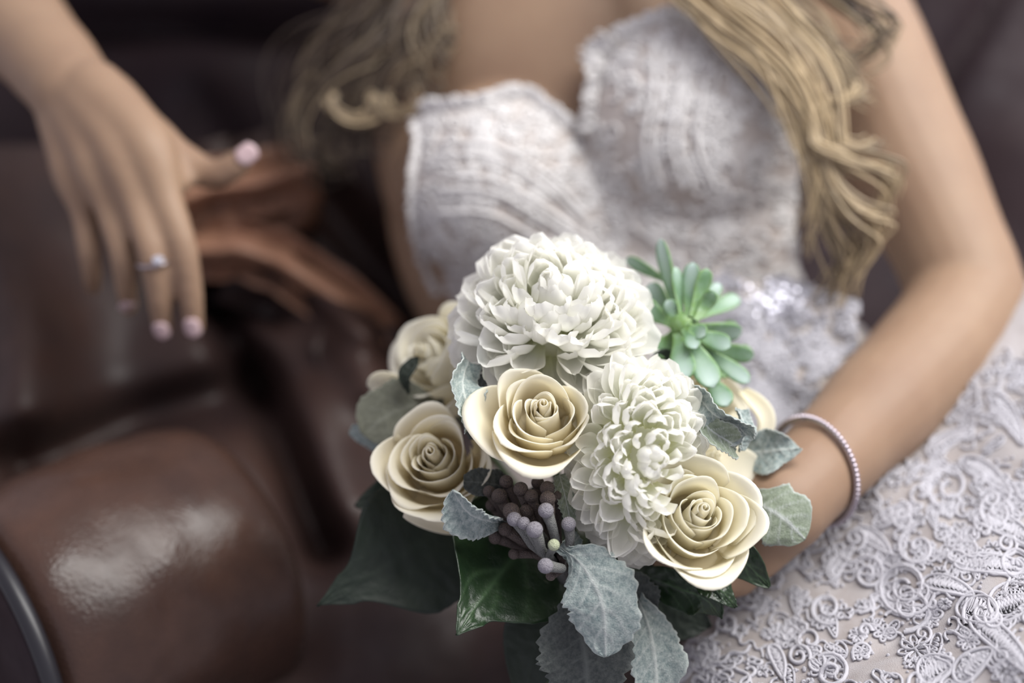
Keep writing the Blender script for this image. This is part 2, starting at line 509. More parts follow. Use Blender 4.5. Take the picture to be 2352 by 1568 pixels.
# nails
def nail(x, y, d, dx, dy, w_, l_, tilt=.2):
    c = P(x, y, d); hit = bodyT.ray_cast(EYE, (c - EYE).normalized())
    if hit[0]: c = hit[0]
    t = D(dx, -dy, tilt); nrm = (hit[1] if hit[0] else BACK); t = (t - nrm * t.dot(nrm)).normalized(); s_ = nrm.cross(t)
    mb = MB(); rows = []
    for i in range(9):
        v_ = i / 8; ww = w_ * math.sqrt(max(.02, 1 - (2 * v_ - 1) ** 4))
        rows.append([c + nrm * (.0012 - .0016 * (k / 4) ** 2) + s_ * ww * k / 4 + t * l_ * (v_ - .4) for k in range(-4, 5)])
    mb.grid(rows); me = mb.mesh('fingernail'); me.transform(BI)
    o = link('fingernail', me, M['nail'], bride); s2 = o.modifiers.new('t', 'SOLIDIFY'); s2.thickness = .0006
nail(441, 748, .89, .05, 1, .0052, .013); nail(370, 755, .89, .03, 1, .005, .012)
nail(563, 357, .895, .75, -.55, .0060, .014); nail(293, 700, .9, .05, 1, .0045, .011)

# ------------------------------------------------------------------ dress
bod_poly = [(940, 245), (985, 238), (1060, 232), (1150, 212), (1200, 212), (1245, 235), (1300, 280), (1352, 300), (1362, 230), (1378, 130), (1430, 75),
            (1520, 35), (1600, 20), (1700, 25), (1790, 80), (1870, 200), (1950, 380), (1990, 620), (2080, 700), (2050, 850), (1900, 1010), (1800, 1300), (1200, 1300),
            (1080, 900), (1010, 700), (960, 600), (938, 490), (940, 400), (950, 340)]
mb = MB(); torso_parts(mb, .0045, True)
bm_me = remeshed(mb, 'bodice', .0034, 5)
bm = bmesh.new(); bm.from_mesh(bm_me)
dele = []
for f in bm.faces:
    c = f.calc_center_median(); x, y, d = proj(c)
    keep = inside(x, y, bod_poly) and (f.normal.dot((EYE - c).normalized()) > -.25 or x > 1100)
    if not keep: dele.append(f)
bmesh.ops.delete(bm, geom=dele, context='FACES')
bm.to_mesh(bm_me); bm.free()
bodT = BVHTree.FromPolygons([v_.co[:] for v_ in bm_me.vertices], [p.vertices[:] for p in bm_me.polygons])
bm_me.polygons.foreach_set('use_smooth', [True] * len(bm_me.polygons))
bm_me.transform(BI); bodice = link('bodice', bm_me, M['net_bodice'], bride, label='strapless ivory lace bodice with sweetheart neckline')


def skirt_depth(x, y):
    d = .705 + (2200 - x) * .000135 + (1470 - y) * .00027
    d += .010 * noise.noise(Vector((x * .004, y * .004, 9))) + .003 * noise.noise(Vector((x * .013, y * .013, 2)))
    # gather of net running up from the lower edge
    t = (y - 1568) + (x - 1880) * .52
    d += .010 * math.exp(-(t / 30) ** 2) - .006 * (1 / (1 + math.exp(-t / 18)))
    d += .05 * max(0, (1750 - x) / 300) ** 2
    return d
sk_poly = [(1440, 1760), (1560, 1480), (1630, 1400), (1640, 1250), (1700, 1100), (1800, 980), (1880, 860), (2100, 800), (2360, 640), (2650, 620), (2650, 1760)]
mb = MB(); nx, ny = 150, 140
pts = [[P(1400 + 1270 * i / nx, 600 + 1180 * j / ny, skirt_depth(1400 + 1270 * i / nx, 600 + 1180 * j / ny)) for i in range(nx + 1)] for j in range(ny + 1)]
mb.grid(pts)
mb.f = [f for f in mb.f if inside(*proj(Vector(mb.v[f[0]]))[:2], sk_poly)]
skT = BVHTree.FromPolygons(mb.v, mb.f)
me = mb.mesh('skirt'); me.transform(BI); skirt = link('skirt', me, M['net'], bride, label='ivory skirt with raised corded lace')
s_ = skirt.modifiers.new('t', 'SOLIDIFY'); s_.thickness = .004; s_.offset = 1


# raised cord work
class Lace:
    def __init__(s, tree): s.tree = tree; s.mb = MB()

    def cord(s, uv, r, sides=5, lift=.8, gap=40):
        run = []
        for (x, y) in uv + [None]if False else [*uv]:
            dr = (P(x, y, 1) - EYE).normalized(); h = s.tree.ray_cast(EYE, dr)
            if h[0] is None or (run and (h[0] - run[-1]).length > .02):
                if len(run) > 2: s.mb.tube(run, r, sides, cap=False)
                run = []
                if h[0] is None: continue
            n_ = h[1] if h[1].dot(dr) < 0 else -h[1]
            run.append(h[0] + n_ * r * lift)
        if len(run) > 2: s.mb.tube(run, r, sides, cap=False)

    def bead(s, x, y, r):
        dr = (P(x, y, 1) - EYE).normalized(); h = s.tree.ray_cast(EYE, dr)
        if h[0]: s.mb.ball(h[0] - dr * r * .5, r, 6, 4)


def swirl(cx, cy, R_, a0, turns, sg=1, asp=1.0):
    n_ = int(14 * turns) + 4; out = []
    for i in range(n_):
        t = i / (n_ - 1); rr = R_ * (1 - .85 * t); a = a0 + sg * turns * 2 * PI * t
        out.append((cx + rr * math.cos(a), cy + rr * math.sin(a) * asp))
    return out


def flower(cx, cy, R_, k, a0, asp=.8):
    out = []
    for i in range(k * 9 + 1):
        t = i / (k * 9) * 2 * PI; rr = R_ * (.28 + .72 * abs(math.sin(k * t / 2)) ** .7)
        out.append((cx + rr * math.cos(t + a0), cy + rr * math.sin(t + a0) * asp))
    return out


def leafloop(cx, cy, L_, W2, a0, bendk=0.0):
    out = []
    for i in range(33):
        t = i / 32 * 2 * PI; u = -math.cos(t) * L_; v_ = math.sin(t) * W2 * (1 - .35 * (u / L_)) + bendk * (u / L_) ** 2 * L_
        out.append((cx + u * math.cos(a0) - v_ * math.sin(a0), cy + u * math.sin(a0) + v_ * math.cos(a0)))
    return out


def zigzag(cx, cy, L_, W2, a0, k, bendk=0.0):
    out = []
    for i in range(k * 4 + 1):
        u = -1 + 2 * i / (k * 4); ww = W2 * (1 - u * u) ** .5 * (1 - .35 * u); v_ = math.sin(i * PI / 2 + .4) * ww * .8 + bendk * u * u * L_
        out.append((cx + u * L_ * math.cos(a0) - v_ * math.sin(a0), cy + u * L_ * math.sin(a0) + v_ * math.cos(a0)))
    return out


def wiggle(x, y, a, step, n_, amp):
    out = [(x, y)]
    k = rnd.uniform(.3, .8); ph = rnd.uniform(0, 6)
    for i in range(n_):
        a += amp * math.sin(i * k + ph) + rnd.uniform(-.12, .12); x += step * math.cos(a); y += step * math.sin(a) * .85; out.append((x, y))
    return out


sk = Lace(skT); R2 = random.Random(21)
# placed motifs near the focus plane
big = [(2270, 1290, 150, 26, .10), (2150, 1265, 110, 34, -1.9)]
for (x, y, L_, W2, a) in [(2290, 1298, 95, 20, .12), (2320, 1215, 90, 22, .5), (2180, 1345, 60, 18, .25), (2310, 1480, 95, 24, .75), (2150, 1535, 45, 30, -.4),
                          (2235, 1525, 55, 26, -.7), (2330, 1380, 60, 40, -.3), (2250, 1400, 50, 34, .4), (2060, 1180, 60, 16, -.4), (2270, 1090, 70, 20, .6), (2180, 1010, 60, 16, -.5),
                          (2010, 1240, 50, 16, .6), (1930, 1290, 45, 14, -.9), (2320, 960, 70, 20, 1.0), (1790, 1520, 40, 14, 1.2)]:
    sk.cord(leafloop(x, y, L_, W2, a, .12), .0011); sk.cord(leafloop(x, y, L_ * .8, W2 * .68, a, .12), .0007)
    sk.cord(zigzag(x, y, L_ * .85, W2 * .8, a, int(L_ / 6), .12), .0009); sk.cord(zigzag(x, y, L_ * .8, W2 * .6, a, int(L_ / 5), .12), .0009)
for (x, y, R_, a, tr, sg) in [(2080, 1350, 72, .2, 1.9, 1), (2090, 1400, 55, 1.8, 1.3, -1), (1995, 1320, 45, 3.5, 1.6, 1), (2110, 1260, 50, 4.6, 1.4, -1), (2260, 1410, 48, 2.5, 1.5, 1),
                              (1910, 1545, 45, 4, 1.7, 1), (2330, 1300, 40, 0, 1.5, -1), (1900, 1400, 40, 1, 1.6, 1), (2180, 1120, 55, 2, 1.5, 1), (2290, 1180, 45, 5, 1.5, -1)]:
    sk.cord(swirl(x, y, R_, a, tr, sg), .0012, 6); sk.cord(swirl(x, y, R_ * .86, a, tr, sg), .0008)
for (x, y, R_, k) in [(2105, 1495, 42, 8), (1895, 1535, 36, 7), (2030, 1455, 24, 6), (2225, 1475, 26, 7), (1980, 1500, 22, 6), (2140, 1430, 18, 6), (2195, 1235, 30, 7), (2040, 1290, 26, 6),
                       (1830, 1440, 26, 6), (2330, 1130, 32, 7), (1760, 1390, 24, 6), (2310, 1545, 34, 7)]:
    a = R2.uniform(0, 6); sk.cord(flower(x, y, R_, k, a), .0008, 5); sk.cord(flower(x, y, R_ * .6, k, a), .0006, 4)
    for i in range(5): sk.bead(x + R2.uniform(-5, 5), y + R2.uniform(-4, 4), .0009)
# scattered smaller work filling the cloth
for i in range(760):
    x = R2.uniform(1480, 2420); y = R2.uniform(800, 1600)
    if not inside(x, y, sk_poly): continue
    t = (y - 1568) + (x - 1880) * .52
    if -25 < t < 60 and x < 2300 and R2.random() < .8: continue
    q = R2.random()
    if q < .25: sk.cord(flower(x, y, R2.uniform(12, 22), R2.choice((5, 6, 7)), R2.uniform(0, 6)), R2.uniform(.0007, .001), 4)
    elif q < .45: sk.cord(swirl(x, y, R2.uniform(14, 30), R2.uniform(0, 6), R2.uniform(.9, 1.7), R2.choice((-1, 1))), R2.uniform(.0008, .0013), 4)
    elif q < .6:
        L_ = R2.uniform(18, 36); a = R2.uniform(0, 3); sk.cord(leafloop(x, y, L_, L_ * .35, a), .0008, 4); sk.cord(zigzag(x, y, L_ * .8, L_ * .25, a, 5), .0009, 4)
    else: sk.cord(wiggle(x, y, R2.uniform(0, 6), R2.uniform(5, 8), R2.randint(10, 26), R2.uniform(.4, .9)), R2.uniform(.0007, .0012), 4)
for i in range(900):
    x = R2.uniform(1500, 2400); y = R2.uniform(820, 1590)
    if inside(x, y, sk_poly): sk.bead(x, y, R2.uniform(.0007, .0013))
me = sk.mb.mesh('skirt_lace'); me.transform(BI); link('skirt_lace', me, M['thread'], bride, kind='stuff', label='raised white corded lace flowers and scrolls on the skirt')

bl = Lace(bodT)
# long satin cords of the cups
for k in range(7):
    o_ = k * 26
    if k not in (2, 5):
        bl.cord([(p.x, p.y) for p in catmull([Vector((1500 + o_ * .9, 95 + o_ * .35, 0)), Vector((1500 + o_ * .75, 210, 0)), Vector((1480 + o_ * .8, 330, 0)), Vector((1500 + o_ * .9, 430, 0))], 26)], .0016, 5)
        bl.cord([(p.x, p.y) for p in catmull([Vector((1010, 330 + o_, 0)), Vector((1130, 335 + o_, 0)), Vector((1250, 400 + o_, 0)), Vector((1340 + o_ * .2, 490 + o_ * .8, 0))], 26)], .0016, 5)
for i in range(1100):
    x = R2.uniform(920, 2000); y = R2.uniform(20, 1000)
    if not inside(x, y, bod_poly): continue
    if x > 1080 and 620 < y and x < 1650 and y > 900: continue
    q = R2.random()
    if q < .3: bl.cord(flower(x, y, R2.uniform(14, 26), 6, R2.uniform(0, 6)), .0011, 4)
    elif q < .6: bl.cord(swirl(x, y, R2.uniform(14, 32), R2.uniform(0, 6), R2.uniform(.8, 1.6), R2.choice((-1, 1))), .0012, 4)
    else: bl.cord(wiggle(x, y, R2.uniform(0, 6), 7, R2.randint(8, 20), .6), .0012, 4)
me = bl.mb.mesh('bodice_lace'); me.transform(BI); link('bodice_lace', me, M['thread_bright'], bride, kind='stuff', label='raised ivory lace cords over the bodice')

# eyelash trim along the neckline and the ragged hem at the hip
mb = MB()
def trim_line(line, n_, size, fan=(-.2, 1)):
    c = catmull([Vector((x, y, 0)) for x, y in line], n_)
    for i, p in enumerate(c):
        q = c[min(i + 1, n_)] - c[max(i - 1, 0)]; nx_, ny_ = q.y, -q.x; l_ = math.hypot(nx_, ny_) + 1e-9; nx_ /= l_; ny_ /= l_
        dr = (P(p.x - nx_ * 14, p.y - ny_ * 14, 1) - EYE).normalized(); h = bodT.ray_cast(EYE, dr)
        if h[0] is None: h = bodyT.ray_cast(EYE, dr)
        if h[0] is None: continue
        base = h[0] + h[1] * .001; out = D(nx_, -ny_, .35 + rnd.uniform(-.2, .25)); side = out.cross(h[1]).normalized()
        L_ = size * rnd.uniform(.7, 1.35); a = rnd.uniform(-.5, .5); out = (out + side * a).normalized()
        loop = [base + out * (L_ * .5 * (1 - math.cos(t))) + side * (L_ * .28 * math.sin(t)) for t in [2 * PI * k / 10 for k in range(11)]]
        mb.tube(loop, .0011, 4, cap=False)
        if rnd.random() < .6: mb.ball(base + out * L_ * .5, (L_ * .22, L_ * .3, .0012), 6, 4, (side, out, h[1]))
trim_line([(945, 250), (1000, 240), (1080, 232), (1160, 212), (1215, 215), (1260, 245), (1310, 285), (1350, 300)], 110, .0065)
trim_line([(1352, 300), (1360, 220), (1372, 160), (1390, 115), (1440, 70), (1520, 38), (1600, 22)], 90, .008)
trim_line([(1376, 160), (1378, 125), (1400, 100)], 14, .013)
trim_line([(940, 250), (952, 330), (943, 400), (940, 490), (962, 600), (1010, 700)][::-1], 60, .004)
me = mb.mesh('lace_trim'); me.transform(BI); link('lace_trim', me, M['thread_bright'], bride, kind='stuff', label='frayed white eyelash lace along the neckline')

# lace overlay falling over the hip beside the forearm
def hip_depth(x, y): return .925 - .00010 * (y - 640) - .00006 * (x - 1650) + .006 * noise.noise(Vector((x * .012, y * .012, 4)))
hip_poly = [(1640, 610), (1720, 640), (1800, 630), (1880, 655), (1975, 690), (1960, 740), (1975, 790), (1930, 850), (1900, 880), (1850, 960), (1760, 1060), (1640, 1100), (1560, 900), (1600, 700)]
mb = MB(); mb.grid([[P(1540 + 450 * i / 60, 590 + 530 * j / 60, hip_depth(1540 + 450 * i / 60, 590 + 530 * j / 60)) for i in range(61)] for j in range(61)])
mb.f = [f for f in mb.f if inside(*proj(Vector(mb.v[f[0]]))[:2], hip_poly)]
hipT = BVHTree.FromPolygons(mb.v, mb.f); me = mb.mesh('lace_overlay'); me.transform(BI)
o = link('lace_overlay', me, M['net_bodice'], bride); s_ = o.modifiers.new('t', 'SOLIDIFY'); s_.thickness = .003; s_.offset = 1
hl = Lace(hipT)
for i in range(330):
    x = R2.uniform(1600, 1990); y = R2.uniform(620, 1050)
    if inside(x, y, hip_poly): hl.cord(R2.choice((swirl(x, y, R2.uniform(10, 26), R2.uniform(0, 6), 1.3), flower(x, y, R2.uniform(12, 22), 6, 0))), .0015, 4)
me = hl.mb.mesh('overlay_lace'); me.transform(BI); link('overlay_lace', me, M['thread'], bride, kind='stuff')
mb = MB()
for i in range(110):
    x = R2.gauss(1775, 48); y = R2.gauss(695, 30)
    h = hipT.ray_cast(EYE, (P(x, y, 1) - EYE).normalized())
    if h[0]: mb.ball(h[0] + BACK * .003, R2.uniform(.0012, .0024), 5, 3)
me = mb.mesh('rhinestones', False); me.transform(BI); link('rhinestones', me, M['crystal'], bride, kind='stuff', label='glittering rhinestone cluster at the waist')

# ------------------------------------------------------------------ hair
def lock(mb, guide, n_, spread, r, tone, curl=.006, seed=0, turns=2.0):
    rr = random.Random(seed); c = catmull([P(*q) for q in guide], 30)
    for s in range(n_):
        ox, oy = max(-1, min(1, rr.gauss(0, .5))), max(-1, min(1, rr.gauss(0, .5))); ph = rr.uniform(0, 6.3); tn = min(1, max(0, tone + rr.uniform(-.35, .35) * (1 if tone > .2 else .5)))
        k0 = rr.randint(0, 4); k1 = 31 - rr.randint(0, 7); tt = turns * rr.uniform(.8, 1.2); cu = curl * rr.uniform(.5, 1.4)
        pts_ = []
        for i in range(k0, k1):
            t = i / 30; sp = spread * (.55 + .6 * math.sin(t * PI * .9)); a = ph * .15 + t * tt * 2 * PI
            pts_.append(c[i] + RIGHT * (ox * sp + cu * math.cos(a + ox)) + UP * (oy * sp * .9 + cu * math.sin(a + ox)) + BACK * (sp * .4 * math.sin(ph)))
        if len(pts_) > 4: mb.tube(pts_, [r * (1 - .8 * (i / len(pts_)) ** 3) for i in range(len(pts_))], 4, tone=tn, cap=False)
mb = MB()
RL = [([(1420, -420, 1.02), (1500, -120, .93), (1650, 10, .895), (1770, 140, .885), (1860, 300, .885), (1900, 420, .885)], 70, .017, .75),
      ([(1500, -420, 1.02), (1640, -110, .93), (1760, 40, .90), (1850, 180, .89), (1880, 330, .885), (1890, 460, .885), (1860, 560, .89)], 60, .013, .6),
      ([(1600, -420, 1.02), (1740, -100, .93), (1850, 60, .91), (1940, 170, .905), (1990, 225, .90)], 40, .012, .5),
      ([(1740, -60, .93), (1880, -30, .92), (1990, 20, .91), (2025, 90, .91), (1985, 140, .91), (1900, 120, .91)], 26, .010, .3),
      ([(1850, 230, .88), (1880, 340, .88), (1950, 355, .875), (2030, 405, .875), (2040, 470, .88), (1990, 520, .885)], 26, .007, .7),
      ([(1860, 330, .88), (1905, 410, .88), (1955, 460, .878), (2005, 500, .88), (1990, 560, .885), (1960, 640, .89), (1940, 690, .895)], 26, .008, .7),
      ([(1880, 380, .885), (1905, 470, .885), (1925, 560, .89), (1920, 640, .895), (1890, 690, .90)], 26, .010, .35),
      ([(1840, 160, .885), (1900, 215, .885), (1960, 215, .885), (1995, 212, .89)], 16, .004, .7),
      ([(1900, 240, .885), (1960, 330, .885), (2060, 330, .89)], 8, .004, .5)]
for k, (gd, n_, sp, tn) in enumerate(RL): lock(mb, gd, n_, sp, .0010, tn, .004, 40 + k, 1.6)
me = mb.mesh('hair_lock'); me.transform(BI); link('hair_lock', me, M['hair'], bride, kind='stuff', label='loose wavy blonde hair falling over the bust')
mb = MB()  # low tones below put the shadow on this side into the hair colour
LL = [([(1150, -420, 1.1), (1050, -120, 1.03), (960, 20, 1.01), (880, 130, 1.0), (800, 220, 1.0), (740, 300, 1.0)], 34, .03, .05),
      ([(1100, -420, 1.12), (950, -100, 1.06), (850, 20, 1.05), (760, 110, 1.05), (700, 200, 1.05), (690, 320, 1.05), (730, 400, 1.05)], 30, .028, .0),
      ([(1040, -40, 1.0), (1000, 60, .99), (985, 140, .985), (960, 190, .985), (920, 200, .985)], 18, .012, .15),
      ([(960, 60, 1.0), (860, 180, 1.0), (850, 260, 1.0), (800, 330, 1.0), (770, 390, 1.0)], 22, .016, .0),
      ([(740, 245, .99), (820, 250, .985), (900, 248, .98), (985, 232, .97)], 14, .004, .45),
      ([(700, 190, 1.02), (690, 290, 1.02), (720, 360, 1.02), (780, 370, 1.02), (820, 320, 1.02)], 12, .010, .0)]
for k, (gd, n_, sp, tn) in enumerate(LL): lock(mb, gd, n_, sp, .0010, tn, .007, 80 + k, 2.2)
me = mb.mesh('hair_lock'); me.transform(BI); link('hair_lock', me, M['hair'], bride, kind='stuff', label='curls beside her shaded shoulder, with the shade put into their darker colour')
# cap of hair over the head
mb = MB(); mb.ball(P(1300, -660, 1.18), (.085, .115, .095), 32, 24, AX, tone=.4)
me = mb.mesh('hair_crown'); me.transform(BI); link('hair_crown', me, M['hair'], bride)

# ------------------------------------------------------------------ jewellery
def around(center, axis, r, lift, n_, up=UP):
    a_ = axis.normalized(); u = (up - a_ * up.dot(a_)).normalized(); v_ = a_.cross(u)
    return [center + (u * math.cos(t) + v_ * math.sin(t)) * r for t in [2 * PI * k / n_ for k in range(n_ + 1)]]
wc = P(1868, 1082, .800); wa = (P(1930, 1025, .82) - P(1865, 1090, .795)).normalized(); wa = (wa + RIGHT * .25 + UP * -.15 + BACK * .1).normalized()
bracelet = empty('bracelet', wc, 'silver rhinestone bracelet around her wrist beside the bouquet', 'bracelet')
ring_pts = around(wc, wa, .0305, 0, 72)
mb = MB(); mb.tube(ring_pts, .0017, 8); me = mb.mesh('band'); me.transform(Matrix.Translation(-wc)); link('band', me, M['silver_metal'], bracelet)
mb = MB()
for p in ring_pts[:-1]: mb.ball(p + (p - wc).normalized() * .0012, .0017, 6, 4)
me = mb.mesh('stones', False); me.transform(Matrix.Translation(-wc)); link('stones', me, M['stone'], bracelet, kind='stuff')
rc = P(354, 603, .8805); ra = (P(345, 575, .880) - P(364, 672, .888)).normalized()
ring = empty('ring', rc, 'silver ring with a pale stone on her hanging hand', 'ring')
rp = around(rc, ra, .0098, 0, 40)
mb = MB(); mb.tube(rp, .0013, 8); me = mb.mesh('band'); me.transform(Matrix.Translation(-rc)); link('band', me, M['silver_metal'], ring)
mb = MB(); mb.ball(rc + D(.45, .1, .9) * .0115, (.004, .003, .003), 8, 5); me = mb.mesh('stone', False); me.transform(Matrix.Translation(-rc)); link('stone', me, M['crystal'], ring)

# ------------------------------------------------------------------ bouquet
BQ = P(1350, 1080, .80)
bq = empty('bouquet', BQ, 'round bridal bouquet of cream roses and white chrysanthemums with silver leaves held in her hand', 'bouquet')


def child(name, me, m, parent, **k):
    """mesh given in world coordinates, parented with its own origin on the parent's"""
    off = Vector((0, 0, 0)); p = parent
    while p is not None: off += p.location; p = p.parent
    me.transform(Matrix.Translation(-off)); return link(name, me, m, parent, **k)


def basis(axis, roll=0.0):
    z = axis.normalized(); x = (RIGHT - z * RIGHT.dot(z)).normalized(); y = z.cross(x)
    return Matrix((x * math.cos(roll) + y * math.sin(roll), y * math.cos(roll) - x * math.sin(roll), z)).transposed()


# roses ------------------------------------------------------------
def rose_petal(B3, base, phi, R_, H, W, lean, curl, point, seed, shift=0.0):
    rr = random.Random(seed); nu, nv = 18, 16; rows = []; tones = []
    c1, c2 = rr.uniform(.75, 1.25), rr.uniform(.75, 1.25); w1 = rr.uniform(0, 6)
    for j in range(nv + 1):
        row = []; tr = []
        for i in range(nu + 1):
            u = -1 + 2 * i / nu
            top = 1 - .22 * abs(u) ** 3 - point * .10 * abs(u) + .025 * math.sin(u * 5 + w1)
            s = j / nv * top; Lp = H
            cu = curl * (c1 if u < 0 else c2) * (.35 + .85 * abs(u) ** 1.3)
            r_ = 0.0; z = 0.0; n_ = 14; ds = s * Lp / n_
            for q in range(n_):
                x = (q + .5) / n_ * s
                if x < .32: al = 1.25 * (1 - x / .32) + lean * (x / .32)
                elif x < .74: al = lean
                else: al = lean + cu * ((x - .74) / .26) ** 1.7
                r_ += math.sin(al) * ds; z += math.cos(al) * ds
            r_ = r_ * 1.0
            # scale the radial path so that the cup has radius R_
            rad = R_ * min(1, (s / .3)) ** .7 + (r_ - .32 * Lp * .60 * min(1, s / .32))
            rad = max(rad, .0006)
            wd = W * (.55 + .45 * math.sin(min(1, s / .6) * PI / 2))
            ph = phi + u * wd + .05 * math.sin(s * 4 + w1)
            rad *= 1 + .035 * math.sin(u * 3.3 + w1) * s - .05 * u * u * (1 if W < 1.3 else 0)
            rad += shift * (u + 1) * .5
            row.append(base + B3 @ Vector((rad * math.cos(ph), rad * math.sin(ph), z)))
            e = max(s - .25, 0) / .75
            tr.append(min(1, max(0, .12 + .75 * e + .18 * (abs(u) ** 4))))
        rows.append(row); tones.append(tr)
    mb = MB(); mb.grid(rows, tones); return mb.mesh('rose_petal')


def rose(px, py, d, axis, size, seed, m, label, layers=None, roll=0.0, guards=()):
    B3 = basis(axis, roll); rr = random.Random(seed)
    top = P(px, py, d); base = top - axis.normalized() * (.036 * size)
    # heart of the rose: a tight rolled bud
    mb = MB(); rows = []; tones = []
    for i in range(34):
        t = i / 33; a = t * 3.2 * PI; rad = (.0006 + .0040 * t + .0004 * math.sin(a * 1.3)) * size
        rows.append([base + B3 @ Vector((rad * math.cos(a) * k, rad * math.sin(a) * k, z * size)) for z, k in ((.006, .6), (.02, 1.15), (.031, 1.12), (.0375 - .0028 * t, .80), (.0378 - .0028 * t, .92))])
        tones.append([.1, .2, .35, .6, .8])
    mb.grid(rows, tones)
    bud = child('rose', mb.mesh('rose'), m, bq, label=label)
    s2 = bud.modifiers.new('t', 'SOLIDIFY'); s2.thickness = .0005
    spec = layers or [(3, .0042, .0365, 1.5, -.10, .30), (3, .0064, .0368, 1.4, -.08, .40), (3, .0090, .0372, 1.3, -.04, .55), (3, .0122, .0385, 1.25, .0, .75), (3, .0165, .0405, 1.2, .03, 1.1), (3, .0200, .0400, 1.1, .10, 1.7), (3, .0245, .0390, 1.0, .26, 2.5)]
    ph = rr.uniform(0, 6)
    for li, (n_, R_, H, W, lean, curl) in enumerate(spec):
        for k in range(n_):
            ph += 2 * PI / n_ + rr.uniform(-.12, .12)
            me = rose_petal(B3, base + axis.normalized() * (-.0012 * li * size), ph, R_ * size * rr.uniform(.92, 1.08), H * size * rr.uniform(.93, 1.05), W * rr.uniform(.85, 1.15),
                            lean + rr.uniform(-.05, .06), curl * rr.uniform(.75, 1.2), .8 if li > 1 else .4, rr.random(), (.0020 if li > 0 else .0014) * size)
            o = child('rose_petal', me, m, bud); s2 = o.modifiers.new('t', 'SOLIDIFY'); s2.thickness = .0003
        ph += .6
    for gi, (deg, R_, H, W, lean, curl) in enumerate(guards):
        me = rose_petal(B3, base - axis.normalized() * .003 * size, math.radians(deg), R_ * size, H * size, W, lean, curl, 1.0, rr.random(), .001)
        o = child('rose_petal', me, m, bud); s2 = o.modifiers.new('t', 'SOLIDIFY'); s2.thickness = .00045
    return bud


R1 = rose(1246, 925, .708, D(-.04, .58, 1), .80, 3, M['rose'], 'open cream rose at the heart of the bouquet', layers=[(3, .0040, .0360, 1.5, -.10, .30), (3, .0060, .0362, 1.4, -.10, .35), (3, .0084, .0366, 1.35, -.06, .45), (3, .0112, .0372, 1.3, -.02, .55), (3, .0170, .0410, 1.25, .02, .9), (3, .0200, .0400, 1.1, .08, 1.4)], guards=[(190, .0280, .043, .85, .60, 2.9), (258, .0270, .0455, .98, .45, 3.0), (225, .0235, .041, 1.05, .24, 2.4), (320, .0225, .040, .7, .22, 1.9), (130, .0240, .040, .8, .22, 1.2)])
R2_ = rose(985, 1035, .742, D(-.15, .38, 1), .88, 11, M['rose'], 'softly blurred cream rose above the dark leaves', guards=[(195, .0255, .038, .85, .30, 1.5), (268, .0265, .041, .9, .42, 1.8), (335, .026, .039, .8, .3, 1.4)])
R3 = rose(1618, 1165, .698, D(.14, .44, 1), .83, 5, M['rose_pale'], 'full pale cream rose nearest the wrist', guards=[(228, .0270, .043, .8, .38, 1.7), (280, .029, .044, .85, .42, 2.0), (345, .0265, .040, .75, .35, 1.8), (95, .026, .040, .9, .3, 1.2)])
R4 = rose(955, 800, .800, D(-.75, .45, .7), 1.05, 8, M['rose_pale'], 'half hidden cream rose on the far shaded side')
R5 = rose(1680, 935, .790, D(.75, .25, .7), .95, 19, M['rose_pale'], 'pale rose behind the curled silver leaf')
R6 = rose(1650, 1045, .765, D(.5, .1, .6), .85, 29, M['rose_pale'], 'folded outer rose between the mum and the wrist')


def loose_petal(pts, wd, m, cup=.3, roll=0.0, name='rose_petal', parent=None, tone0=.3):
    c = catmull([P(*p) for p in pts], 16); rows = []; tones = []
    for i, p in enumerate(c):
        t = (c[min(i + 1, 16)] - c[max(i - 1, 0)]).normalized(); s_ = t.cross(BACK).normalized(); n_ = s_.cross(t).normalized()
        s_, n_ = s_ * math.cos(roll) + n_ * math.sin(roll), n_ * math.cos(roll) - s_ * math.sin(roll)
        v_ = i / 16; ww = wd * max(.03, math.sin(PI * (.10 + .84 * v_)) ** .6)
        rows.append([p + s_ * ww * k / 6 + n_ * cup * ww * (k / 6) ** 2 for k in range(-6, 7)]); tones.append([tone0 + .5 * v_] * 13)
    mb = MB(); mb.grid(rows, tones); o = child(name, mb.mesh(name), m, parent or bq); s2 = o.modifiers.new('t', 'SOLIDIFY'); s2.thickness = .0005
    return o
loose_petal([(1060, 1215, .765), (1000, 1195, .76), (930, 1178, .75)], .0055, M['rose'], .5, .5, parent=R2_)
loose_petal([(1640, 1040, .77), (1700, 1080, .765), (1758, 1112, .765)], .012, M['rose_pale'], .2, .3, parent=R6)
loose_petal([(1700, 900, .79), (1745, 960, .785), (1735, 1020, .785)], .0065, M['rose_pale'], .9, .7, parent=R5)
loose_petal([(930, 890, .80), (880, 880, .80), (850, 895, .80)], .009, M['rose_pale'], .5, .4, parent=R4)



